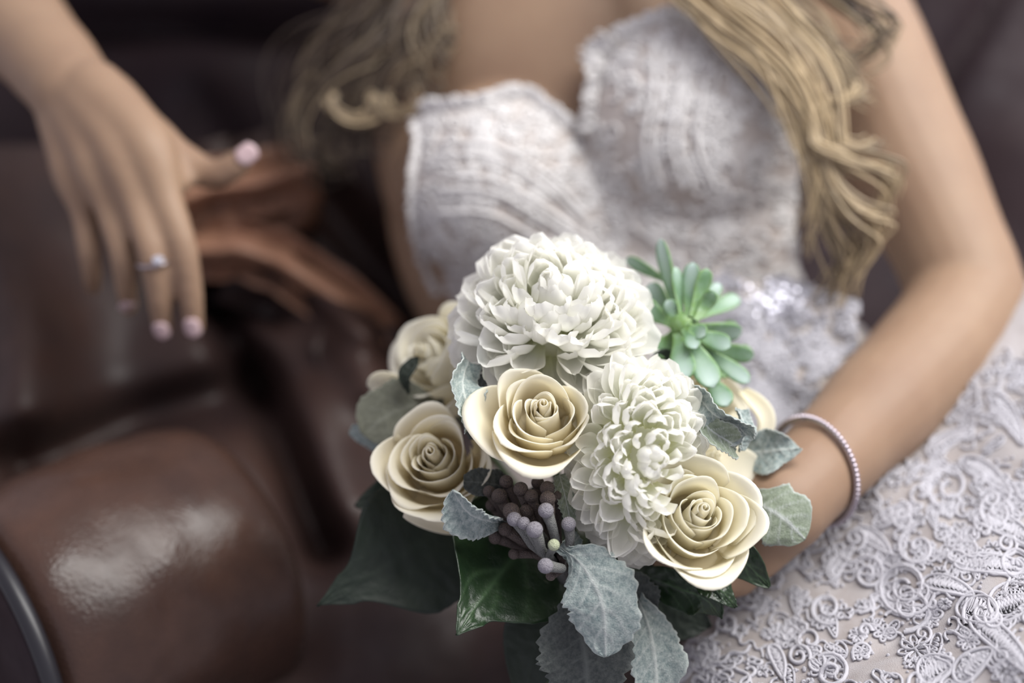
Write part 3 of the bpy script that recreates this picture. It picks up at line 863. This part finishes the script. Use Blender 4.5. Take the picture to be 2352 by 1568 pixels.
# chrysanthemums ----------------------------------------------------
def mum_petal_mesh(bend, seed):
    rr = random.Random(seed); rows = []; tones = []; n_ = 10; x = z = 0.0; al = -.12
    pos = []
    for i in range(n_ + 1):
        pos.append((x, z, al)); s = i / n_; al += (bend * (.3 + 1.6 * s)) / n_; z += math.cos(al) / n_; x += math.sin(al) / n_
    tw = rr.uniform(-.25, .25); notch = rr.uniform(0, .05)
    for i, (x, z, a) in enumerate(pos):
        s = i / n_; wd = .20 * (math.sin(PI * min(1, (.12 + .86 * s)) ** 1.6) ** .7) + .03; wd = wd * 1.22 if i < n_ else .11
        cup = 1.0 * (.4 + .6 * s); row = []
        for k in range(-4, 5):
            u = k / 4; yy = wd * math.sin(u * 1.25) / math.sin(1.25); dep = wd * cup * (u * u) + (.02 * abs(math.sin(u * 6)))
            # cup opens towards the inside of the bend
            row.append(Vector((x + dep * math.cos(a), yy + tw * s * s * .2, z - dep * math.sin(a) - notch * (1 - abs(u)) * (s > .95))))
        rows.append(row); tones.append([min(1, .05 + 1.25 * s)] * 9)
    mb = MB(); mb.grid(rows, tones); me = mb.mesh('chrysanthemum_petal'); me.materials.append(M['mum']); return me


MUMP = [[mum_petal_mesh(bd, 100 * i + j) for j in range(4)] for i, bd in enumerate((.45, .85, 1.2, 1.55))]


def mum(px, py, d, axis, R_, sq, nmax, seed, label, maxth=115, tot0=250, rootf=.30, lenf=1.0, sx=1.0, sy=1.0):
    rr = random.Random(seed); B3 = basis(axis); c = P(px, py, d)
    mb = MB(); mb.ball(c, (R_ * (rootf + .05) * sx, R_ * (rootf + .05) * sx, R_ * (rootf + .02) * sx), 20, 14, tuple(B3.col[i] for i in range(3)), tone=.35)
    core = child('chrysanthemum', mb.mesh('chrysanthemum'), M['mum'], bq, label=label)
    ct = math.cos(math.radians(maxth)); tot = tot0; rest = MB(); made = 0; cand = []
    for i in range(tot):
        z = 1 - (i + .5) / tot * (1 - ct); th = math.acos(z); ph = i * 2.39996 + rr.uniform(-.15, .15)
        th += rr.uniform(-.06, .06); cand.append((th, ph, i))
    seen = []
    for th, ph, i in cand:
        n_ = B3 @ Vector((math.sin(th) * math.cos(ph), math.sin(th) * math.sin(ph), math.cos(th)))
        seen.append((n_.dot((EYE - c).normalized()), th, ph, n_, i))
    seen.sort(key=lambda q: -q[0])
    for rank, (vis, th, ph, n_, i) in enumerate(seen):
        if rank >= nmax * 1.75: break
        q = th / math.radians(maxth)
        Lp = R_ * (.46 + .26 * q) * rr.uniform(.82, 1.15) * lenf
        st = lambda q_: q_ + RIGHT * q_.dot(RIGHT) * (sx - 1) + UP * q_.dot(UP) * (sy - 1)
        root = c + st(n_) * R_ * (rootf + (0 if rank < nmax else -.06)); Lp *= st(n_).length ** .7
        inw = (axis.normalized() - n_ * axis.normalized().dot(n_))
        inw = inw.normalized() if inw.length > .05 else B3.col[0].copy()
        tan = n_.cross(inw).normalized()
        jit = rr.uniform(-.45, .45); tan, inw = tan * math.cos(jit) + inw * math.sin(jit), inw * math.cos(jit) - tan * math.sin(jit)
        out = (n_ - inw * (.20 if q > .2 else .05) * rr.uniform(.3, 1.6)).normalized(); inw = (inw - out * inw.dot(out)).normalized(); tan = out.cross(inw)
        tipp = root + out * Lp * .8
        if any((tipp - a_).length < r_ or (root - a_).length < r_ * .8 for a_, r_ in AVOID): continue
        b_ = (1 if rr.random() < .5 else 2) if q < .3 else (2 if q < .6 else (1 if q < .8 else 0))
        if rr.random() < .3: b_ = max(0, min(3, b_ + rr.choice((-1, 1))))
        me = MUMP[b_][rr.randrange(4)]
        ws = (.62 + .36 * q) * rr.uniform(.9, 1.2)
        m3 = Matrix((inw * Lp, tan * Lp * ws * 1.15, out * Lp)).transposed().to_4x4(); m3.translation = root - core_off(core)
        if rank >= nmax:
            b0 = len(rest.v)
            for v_ in me.vertices: rest.v.append(tuple(m3 @ v_.co))
            for p in me.polygons: rest.f.append(tuple(b0 + k for k in p.vertices))
            rest.t += [a.value for a in me.attributes['tone'].data]; continue
        o = bpy.data.objects.new('chrysanthemum_petal', me); COL.objects.link(o); o.parent = core; o.matrix_local = m3
    o = link('inner_petals', rest.mesh('inner_petals'), M['mum'], core, kind='stuff')
    return core


AVOID = [(P(1618, 1172, .718), .0285), (P(1240, 940, .722), .0240)]


def core_off(o):
    v_ = Vector((0, 0, 0))
    while o is not None: v_ = v_ + o.location; o = o.parent
    return v_


mumA = mum(1272, 742, .763, D(-.02, .55, .84), .0590, 1, 150, 1, 'large white chrysanthemum on top of the bouquet')
mumB = mum(1466, 1050, .730, D(.22, .10, .95), .0500, 1, 150, 2, 'large white chrysanthemum between the central rose and the succulent', tot0=300, rootf=.50, lenf=.78, sx=.74, sy=1.18)


# leaves ------------------------------------------------------------
def leaf(name, pts, wd, m, parent=None, roll=0.0, cup=.15, lobes=0, serr=.06, wave=.1, seed=0, shape='ovate', nv=56, nu=20, thick=.0005, label=None, veins=6, vd=.0006, tip=1.0):
    rr = random.Random(seed); c = catmull([P(*p) for p in pts], nv); rows = []; tones = []; w0 = rr.uniform(0, 6)
    for i, p in enumerate(c):
        t = (c[min(i + 1, nv)] - c[max(i - 1, 0)]).normalized(); s_ = t.cross(BACK).normalized(); n_ = s_.cross(t).normalized()
        v_ = i / nv; ro = roll if not isinstance(roll, tuple) else roll[0] * (1 - v_) + roll[1] * v_
        s_, n_ = s_ * math.cos(ro) + n_ * math.sin(ro), n_ * math.cos(ro) - s_ * math.sin(ro)
        if shape == 'ovate': pr = math.sin(PI * min(.999, v_) ** .75) ** .8 * (1 - .15 * v_)
        elif shape == 'heart': pr = (min(1, v_ / .18)) ** .5 * (1 - max(0, (v_ - .3) / .7) ** 2.0) ** .8 if v_ < .86 else .38 * ((1 - v_) / .14) ** 1.1 * 1.25
        elif shape == 'pointed': pr = (min(1, v_ / .25)) ** .55 * (1 if v_ < .42 else 1 - .76 * (.5 - .5 * math.cos(PI * (v_ - .42) / .40))) if v_ < .82 else .24 * ((1 - v_) / .18) ** 1.1
        elif shape == 'lobed': pr = (.16 + .84 * min(1, max(0, (v_ - .12) / .35)) ** .8) * (1 - max(0, (v_ - .62) / .38) ** 2.2) ** .6 if v_ < 1 else .05
        else: pr = math.sin(PI * (.12 + .8 * v_)) ** .55
        row = []; tn = []
        for k in range(-nu // 2, nu // 2 + 1):
            u = k / (nu / 2); sd = 1 if u > 0 else -1
            lob = 1.0
            if lobes: lob += .16 * abs(math.sin(v_ * PI * lobes + (.5 if sd > 0 else 0) + w0)) - .10
            lob += serr * (abs(((v_ * 14 + sd * .3 + w0) % 1) * 2 - 1) - .5) + serr * .6 * noise.noise(Vector((v_ * 23, sd, seed)))
            ww = max(.0002, wd * pr * (1 + (lob - 1) * abs(u) ** 3))
            vein = math.exp(-(u / .055) ** 2)
            q = (v_ * veins - abs(u) * 1.5 + (.25 if sd > 0 else 0)); fr = abs((q % 1) - .5)
            vein = max(vein, .75 * math.exp(-((.5 - fr) / .07) ** 2) * (1 - abs(u) * .6))
            if veins == 0: vein = 0
            off = cup * wd * u * u * pr + wave * wd * abs(u) ** 2 * math.sin(v_ * 11 + sd * 1.3 + w0) * .6 + vd * vein + .0006 * noise.noise(Vector((u * 4, v_ * 16, seed + .5)))
            row.append(p + s_ * ww * u + n_ * off); tn.append(min(1, vein * .8 + (.55 if abs(u) > .97 and lobes else 0)))
        rows.append(row); tones.append(tn)
    mb = MB(); mb.grid(rows, tones); o = child(name, mb.mesh(name), m, parent or bq)
    s2 = o.modifiers.new('t', 'SOLIDIFY'); s2.thickness = thick
    if label: o['label'] = label
    return o


sv, sd_, sg_, gr, gd_ = M['silver'], M['silver_dark'], M['silver_green'], M['green'], M['green_dark']
# silver felted leaves
leaf('silver_leaf', [(1285, 1255, .715), (1340, 1300, .706), (1385, 1390, .700), (1392, 1508, .705)], .0185, sv, lobes=4, serr=.10, wave=.10, seed=1, shape='lobed', cup=-.12, roll=-.15, label='bright silver leaf with pale veins hanging below the berries', nv=90, nu=30)
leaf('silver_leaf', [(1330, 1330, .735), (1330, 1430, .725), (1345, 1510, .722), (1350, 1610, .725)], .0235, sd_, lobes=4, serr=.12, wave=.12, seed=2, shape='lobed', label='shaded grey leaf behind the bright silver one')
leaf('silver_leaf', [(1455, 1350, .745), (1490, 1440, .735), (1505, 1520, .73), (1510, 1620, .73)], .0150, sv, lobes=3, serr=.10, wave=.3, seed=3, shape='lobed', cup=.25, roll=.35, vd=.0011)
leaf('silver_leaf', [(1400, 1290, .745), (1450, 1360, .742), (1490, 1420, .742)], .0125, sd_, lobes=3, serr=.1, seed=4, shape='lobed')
leaf('silver_leaf', [(1075, 828, .742), (1062, 880, .728), (1072, 930, .724), (1078, 988, .728)], .0100, sv, lobes=3, serr=.14, wave=.3, seed=5, shape='oval', roll=.75, cup=.5, label='narrow curled silver leaf beside the central rose')
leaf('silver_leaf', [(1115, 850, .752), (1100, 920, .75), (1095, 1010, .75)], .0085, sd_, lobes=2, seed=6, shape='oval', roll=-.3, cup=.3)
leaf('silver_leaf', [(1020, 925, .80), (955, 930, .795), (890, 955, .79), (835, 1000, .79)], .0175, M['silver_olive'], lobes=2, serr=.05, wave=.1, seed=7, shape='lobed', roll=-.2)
leaf('silver_leaf', [(1160, 1200, .735), (1120, 1195, .722), (1075, 1175, .717), (1040, 1125, .714)], .0105, sv, lobes=3, serr=.26, wave=.2, seed=8, shape='lobed', roll=.55, cup=.75, label='curled silver leaf with toothed edge beside the berries')
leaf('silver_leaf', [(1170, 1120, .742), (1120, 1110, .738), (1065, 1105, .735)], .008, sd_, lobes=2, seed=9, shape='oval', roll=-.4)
leaf('silver_leaf', [(1600, 905, .735), (1640, 950, .722), (1690, 975, .722), (1715, 1000, .728)], .0085, sv, lobes=3, serr=.16, wave=.5, seed=10, shape='oval', roll=-.6, cup=.8, label='crinkled silver leaf across the pale rose')
leaf('silver_leaf', [(1595, 940, .735), (1630, 985, .720), (1675, 1015, .722), (1690, 1030, .73)], .0070, sg_, lobes=3, serr=.14, wave=.4, seed=11, shape='oval', roll=.3, cup=.6)
leaf('silver_leaf', [(1698, 940, .745), (1708, 985, .738), (1700, 1035, .74)], .0065, sv, lobes=2, serr=.14, wave=.3, seed=12, shape='oval', roll=.8, cup=.5)
leaf('silver_leaf', [(1690, 1040, .775), (1750, 1038, .765), (1795, 1032, .76), (1840, 1030, .76)], .0125, sv, lobes=2, serr=.06, wave=.3, seed=13, shape='ovate', roll=.2, cup=.3)
leaf('silver_leaf', [(1690, 1130, .765), (1750, 1160, .744), (1800, 1190, .738), (1850, 1238, .738)], .0165, sg_, lobes=3, serr=.05, wave=.12, seed=14, shape='lobed', roll=.1, cup=-.15, label='round grey green leaf against the wrist')
leaf('silver_leaf', [(900, 1030, .80), (860, 1010, .80), (805, 985, .80)], .006, sv, seed=15, shape='oval', roll=.3)
leaf('silver_leaf', [(1285, 1090, .728), (1298, 1140, .722), (1312, 1205, .72)], .0045, sg_, lobes=4, serr=.2, seed=16, shape='oval')
leaf('silver_leaf', [(1330, 1230, .73), (1310, 1255, .722), (1300, 1285, .717)], .0050, sv, lobes=2, serr=.15, wave=.4, seed=17, shape='oval', roll=.4)
# broad green leaves
leaf('green_leaf', [(1270, 1190, .765), (1180, 1280, .745), (1105, 1375, .720), (1050, 1458, .702)], .0360, gr, serr=.02, wave=.06, seed=20, shape='pointed', cup=.10, roll=(-.1, .15), label='glossy green leaf with a pointed curled tip', veins=4, vd=.0005, nv=80, nu=28)
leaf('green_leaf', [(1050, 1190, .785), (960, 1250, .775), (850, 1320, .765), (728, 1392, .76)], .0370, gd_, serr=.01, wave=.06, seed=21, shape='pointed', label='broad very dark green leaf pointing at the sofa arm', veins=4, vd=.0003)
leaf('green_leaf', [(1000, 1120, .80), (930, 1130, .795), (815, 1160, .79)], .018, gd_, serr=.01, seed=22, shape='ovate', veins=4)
leaf('green_leaf', [(1480, 1320, .755), (1560, 1350, .740), (1620, 1375, .732), (1658, 1420, .735)], .0125, gr, serr=.01, wave=.15, seed=23, shape='ovate', roll=-.35, cup=.3, veins=5)
leaf('green_leaf', [(1600, 1330, .735), (1650, 1350, .730), (1690, 1395, .732)], .009, gr, serr=.01, wave=.15, seed=24, shape='ovate', roll=.5, veins=5)
leaf('green_leaf', [(1650, 1250, .745), (1705, 1285, .738), (1768, 1348, .738)], .0115, gr, serr=.01, wave=.1, seed=25, shape='ovate', roll=-.3, cup=.3, veins=5, label='small green leaf under the wrist rose')
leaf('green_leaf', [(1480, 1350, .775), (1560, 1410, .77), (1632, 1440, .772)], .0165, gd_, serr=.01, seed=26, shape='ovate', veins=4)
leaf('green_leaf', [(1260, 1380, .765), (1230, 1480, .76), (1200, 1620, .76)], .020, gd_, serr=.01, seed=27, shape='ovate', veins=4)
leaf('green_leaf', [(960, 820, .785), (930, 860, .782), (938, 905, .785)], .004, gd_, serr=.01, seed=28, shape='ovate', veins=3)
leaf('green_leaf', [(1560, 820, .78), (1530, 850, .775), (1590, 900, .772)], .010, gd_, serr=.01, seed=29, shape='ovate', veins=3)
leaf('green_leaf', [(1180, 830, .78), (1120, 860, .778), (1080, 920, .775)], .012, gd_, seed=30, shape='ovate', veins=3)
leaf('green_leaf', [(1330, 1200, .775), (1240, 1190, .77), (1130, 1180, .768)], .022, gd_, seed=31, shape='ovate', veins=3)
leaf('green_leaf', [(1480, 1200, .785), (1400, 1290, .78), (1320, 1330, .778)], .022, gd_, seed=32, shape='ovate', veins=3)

# succulent ---------------------------------------------------------
mb = MB(); sc_c = P(1572, 748, .778); mb.ball(sc_c, .008, 14, 10, tone=.1)
mb.tube([sc_c, P(1560, 800, .79), P(1520, 900, .80)], .006, 10, tone=.05)
suc = child('succulent', mb.mesh('succulent'), M['succ'], bq, label='pale green fleshy succulent rosette beside the chrysanthemums')


def fleshy(b0, b1, wpx, lift=.0, thick=.5, tone=1.0, d0=.776, d1=.770, curl=.004):
    wd = wpx * .57 * .235e-3; c = catmull([P(b0[0], b0[1], d0), P((b0[0] + b1[0]) / 2, (b0[1] + b1[1]) / 2, (d0 + d1) / 2 + curl), P(b1[0], b1[1], d1)], 18)
    rows = []; tn = []
    for i, p in enumerate(c):
        v_ = i / 18; t = (c[min(i + 1, 18)] - c[max(i - 1, 0)]).normalized(); s_ = t.cross(BACK).normalized(); n_ = s_.cross(t).normalized()
        ro = lift; s_, n_ = s_ * math.cos(ro) + n_ * math.sin(ro), n_ * math.cos(ro) - s_ * math.sin(ro)
        ww = wd * (.42 + .66 * math.sin(PI * min(1, v_ / .74) / 2) ** 2) if v_ < .74 else wd * 1.08 * math.sqrt(max(.004, 1 - ((v_ - .74) / .26) ** 2.2))
        row = []; tr = []
        for k in range(14):
            a = 2 * PI * k / 14; ca, sa = math.cos(a), math.sin(a)
            row.append(p + s_ * ww * ca + n_ * (ww * (thick * .45 if sa > 0 else thick) * sa + .2 * ww * ca * ca))
            tr.append(tone * min(1, max(0, (.15 + .9 * v_) * (.75 + .3 * sa) * (1 - .75 * abs(ca) ** 4))))
        rows.append(row); tn.append(tr)
    mb = MB(); mb.grid(rows, tn, True); b = 18 * 14; mb.f.append(tuple(b + k for k in range(14)))
    child('succulent_leaf', mb.mesh('succulent_leaf'), M['succ'], suc)


for a_ in [((1560, 742), (1516, 548), 34, .8, .5, 1, .776, .79), ((1566, 735), (1550, 612), 28, -.6, .6, .8, .774, .782), ((1580, 728), (1592, 602), 36, .5, .5, 1, .772, .782),
           ((1588, 728), (1624, 616), 36, -.5, .55, .5, .772, .775), ((1598, 735), (1642, 668), 30, .3, .5, .55, .77, .77), ((1600, 735), (1652, 650), 30, .3, .5, 1, .782, .80),
           ((1606, 728), (1698, 682), 34, .3, .5, .8, .785, .81), ((1592, 748), (1704, 765), 40, -.5, .6, .9, .772, .79), ((1585, 762), (1678, 796), 38, .2, .5, .9, .772, .770),
           ((1574, 765), (1640, 890), 50, .1, .5, 1, .77, .756), ((1556, 765), (1574, 872), 50, -.3, .5, 1, .77, .757), ((1600, 790), (1732, 818), 36, -.3, .6, .6, .782, .795),
           ((1605, 795), (1722, 878), 34, .2, .5, 1, .775, .772), ((1545, 745), (1455, 688), 44, .3, .5, 1, .778, .785), ((1548, 735), (1490, 652), 44, .5, .5, 1, .785, .80),
           ((1540, 650), (1438, 592), 26, .5, .5, .8, .80, .81), ((1550, 760), (1508, 815), 40, .3, .5, .4, .78, .775), ((1620, 860), (1672, 932), 42, .1, .5, 1, .77, .76),
           ((1560, 740), (1530, 690), 30, 0, .5, 1, .776, .776), ((1580, 750), (1620, 770), 34, 0, .5, .9, .768, .762), ((1568, 755), (1600, 800), 30, 0, .5, 1, .768, .760),
           ((1640, 800), (1690, 740), 36, .5, .6, .35, .80, .81), ((1680, 830), (1725, 800), 30, .5, .6, .35, .80, .805), ((1600, 820), (1680, 860), 40, .4, .5, .3, .79, .79)]:
    fleshy(*a_)

# berries -----------------------------------------------------------
mb = MB()
mb.tube([P(1300, 1330, .745), P(1270, 1270, .735), P(1240, 1230, .728), P(1200, 1190, .725)], [.004, .0035, .003, .002], 10)
bs = child('berry_spray', mb.mesh('berry_spray'), M['berry_stem'], bq, label='spray of round silver grey berries under the central rose')
BER = [(1147, 1139, .728, 17, 1, (1180, 1210)), (1196, 1123, .722, 16, 1, (1215, 1190)), (1220, 1139, .720, 15, 1, (1235, 1200)), (1257, 1121, .720, 16, 1, (1262, 1180)), (1258, 1145, .712, 17, 1, (1265, 1210)),
       (1174, 1173, .714, 18, 1, (1215, 1240)), (1181, 1192, .709, 16, 0, (1220, 1250)), (1203, 1201, .706, 14, 0, (1240, 1262)), (1228, 1216, .702, 18, 0, (1243, 1262)), (1254, 1172, .704, 17, 0, (1275, 1235)),
       (1209, 1175, .720, 16, 1, (1235, 1235)), (1306, 1203, .708, 16, 0, (1308, 1260)), (1272, 1251, .703, 13, 2, (1260, 1275)), (1253, 1299, .702, 17, 0, (1290, 1305)), (1137, 1235, .732, 14, 1, (1200, 1260)),
       (1123, 1128, .732, 13, 1, (1160, 1190)), (1163, 1106, .732, 15, 1, (1190, 1180)), (1235, 1108, .732, 14, 1, (1240, 1180)), (1180, 1272, .728, 12, 1, (1250, 1275)), (1265, 1322, .712, 11, 1, (1290, 1310)),
       (1230, 1170, .728, 14, 1, (1245, 1230)), (1160, 1215, .728, 15, 1, (1220, 1262)), (1278, 1140, .724, 14, 1, (1280, 1200)), (1322, 1330, .735, 12, 1, (1310, 1300)), (1130, 1160, .738, 14, 1, (1180, 1230)), (1290, 1275, .722, 11, 1, (1290, 1300))]
for (x, y, d, r_, kind, st) in BER:
    R_ = r_ * 1.08 * d / FPX; c = P(x, y, d)
    mb = MB(); mb.ball(c, (R_, R_, R_ * .97), 20, 14)
    m_ = (M['berry'], M['berry_brown'], M['berry_pale'])[kind]
    be = child('berry', mb.mesh('berry'), m_, bs)
    mb = MB(); mb.tube([c + FWD * R_ * .4, P((x + st[0]) / 2 + 2, (y + st[1]) / 2, d + .003), P(st[0], st[1], d + .008), P(1285, 1300, .74)], [R_ * .85, R_ * .66, R_ * .60, .0022], 10)
    child('berry_stalk', mb.mesh('berry_stalk'), M['berry_stem'] if kind != 1 else M['berry_brown'], be)

# stems bound together and held in the hand
gx, gy, gdp = 1560, 1270, .815
for i, (x, y, d) in enumerate([(1248, 1000, .76), (985, 1060, .79), (1617, 1190, .77), (960, 830, .84), (1680, 960, .83), (1275, 740, .82), (1468, 1060, .80), (1572, 900, .82), (1240, 1240, .76), (1390, 1330, .76), (1200, 1300, .78), (1720, 1150, .80), (1650, 1100, .80)]):
    a = i * 2.4; mb = MB()
    gp = P(1330 + 26 * math.cos(a), 1330, .86 + .010 * math.sin(a)); ep = P(1180 + 60 * math.cos(a) , 1720, .90 + .015 * math.sin(a))
    mb.tube(catmull([P(x, y, d), P(x, y, d).lerp(gp, .6) + FWD * .01, gp, ep], 20), .0028, 8)
    child('stem', mb.mesh('stem'), M['stem'], bq)
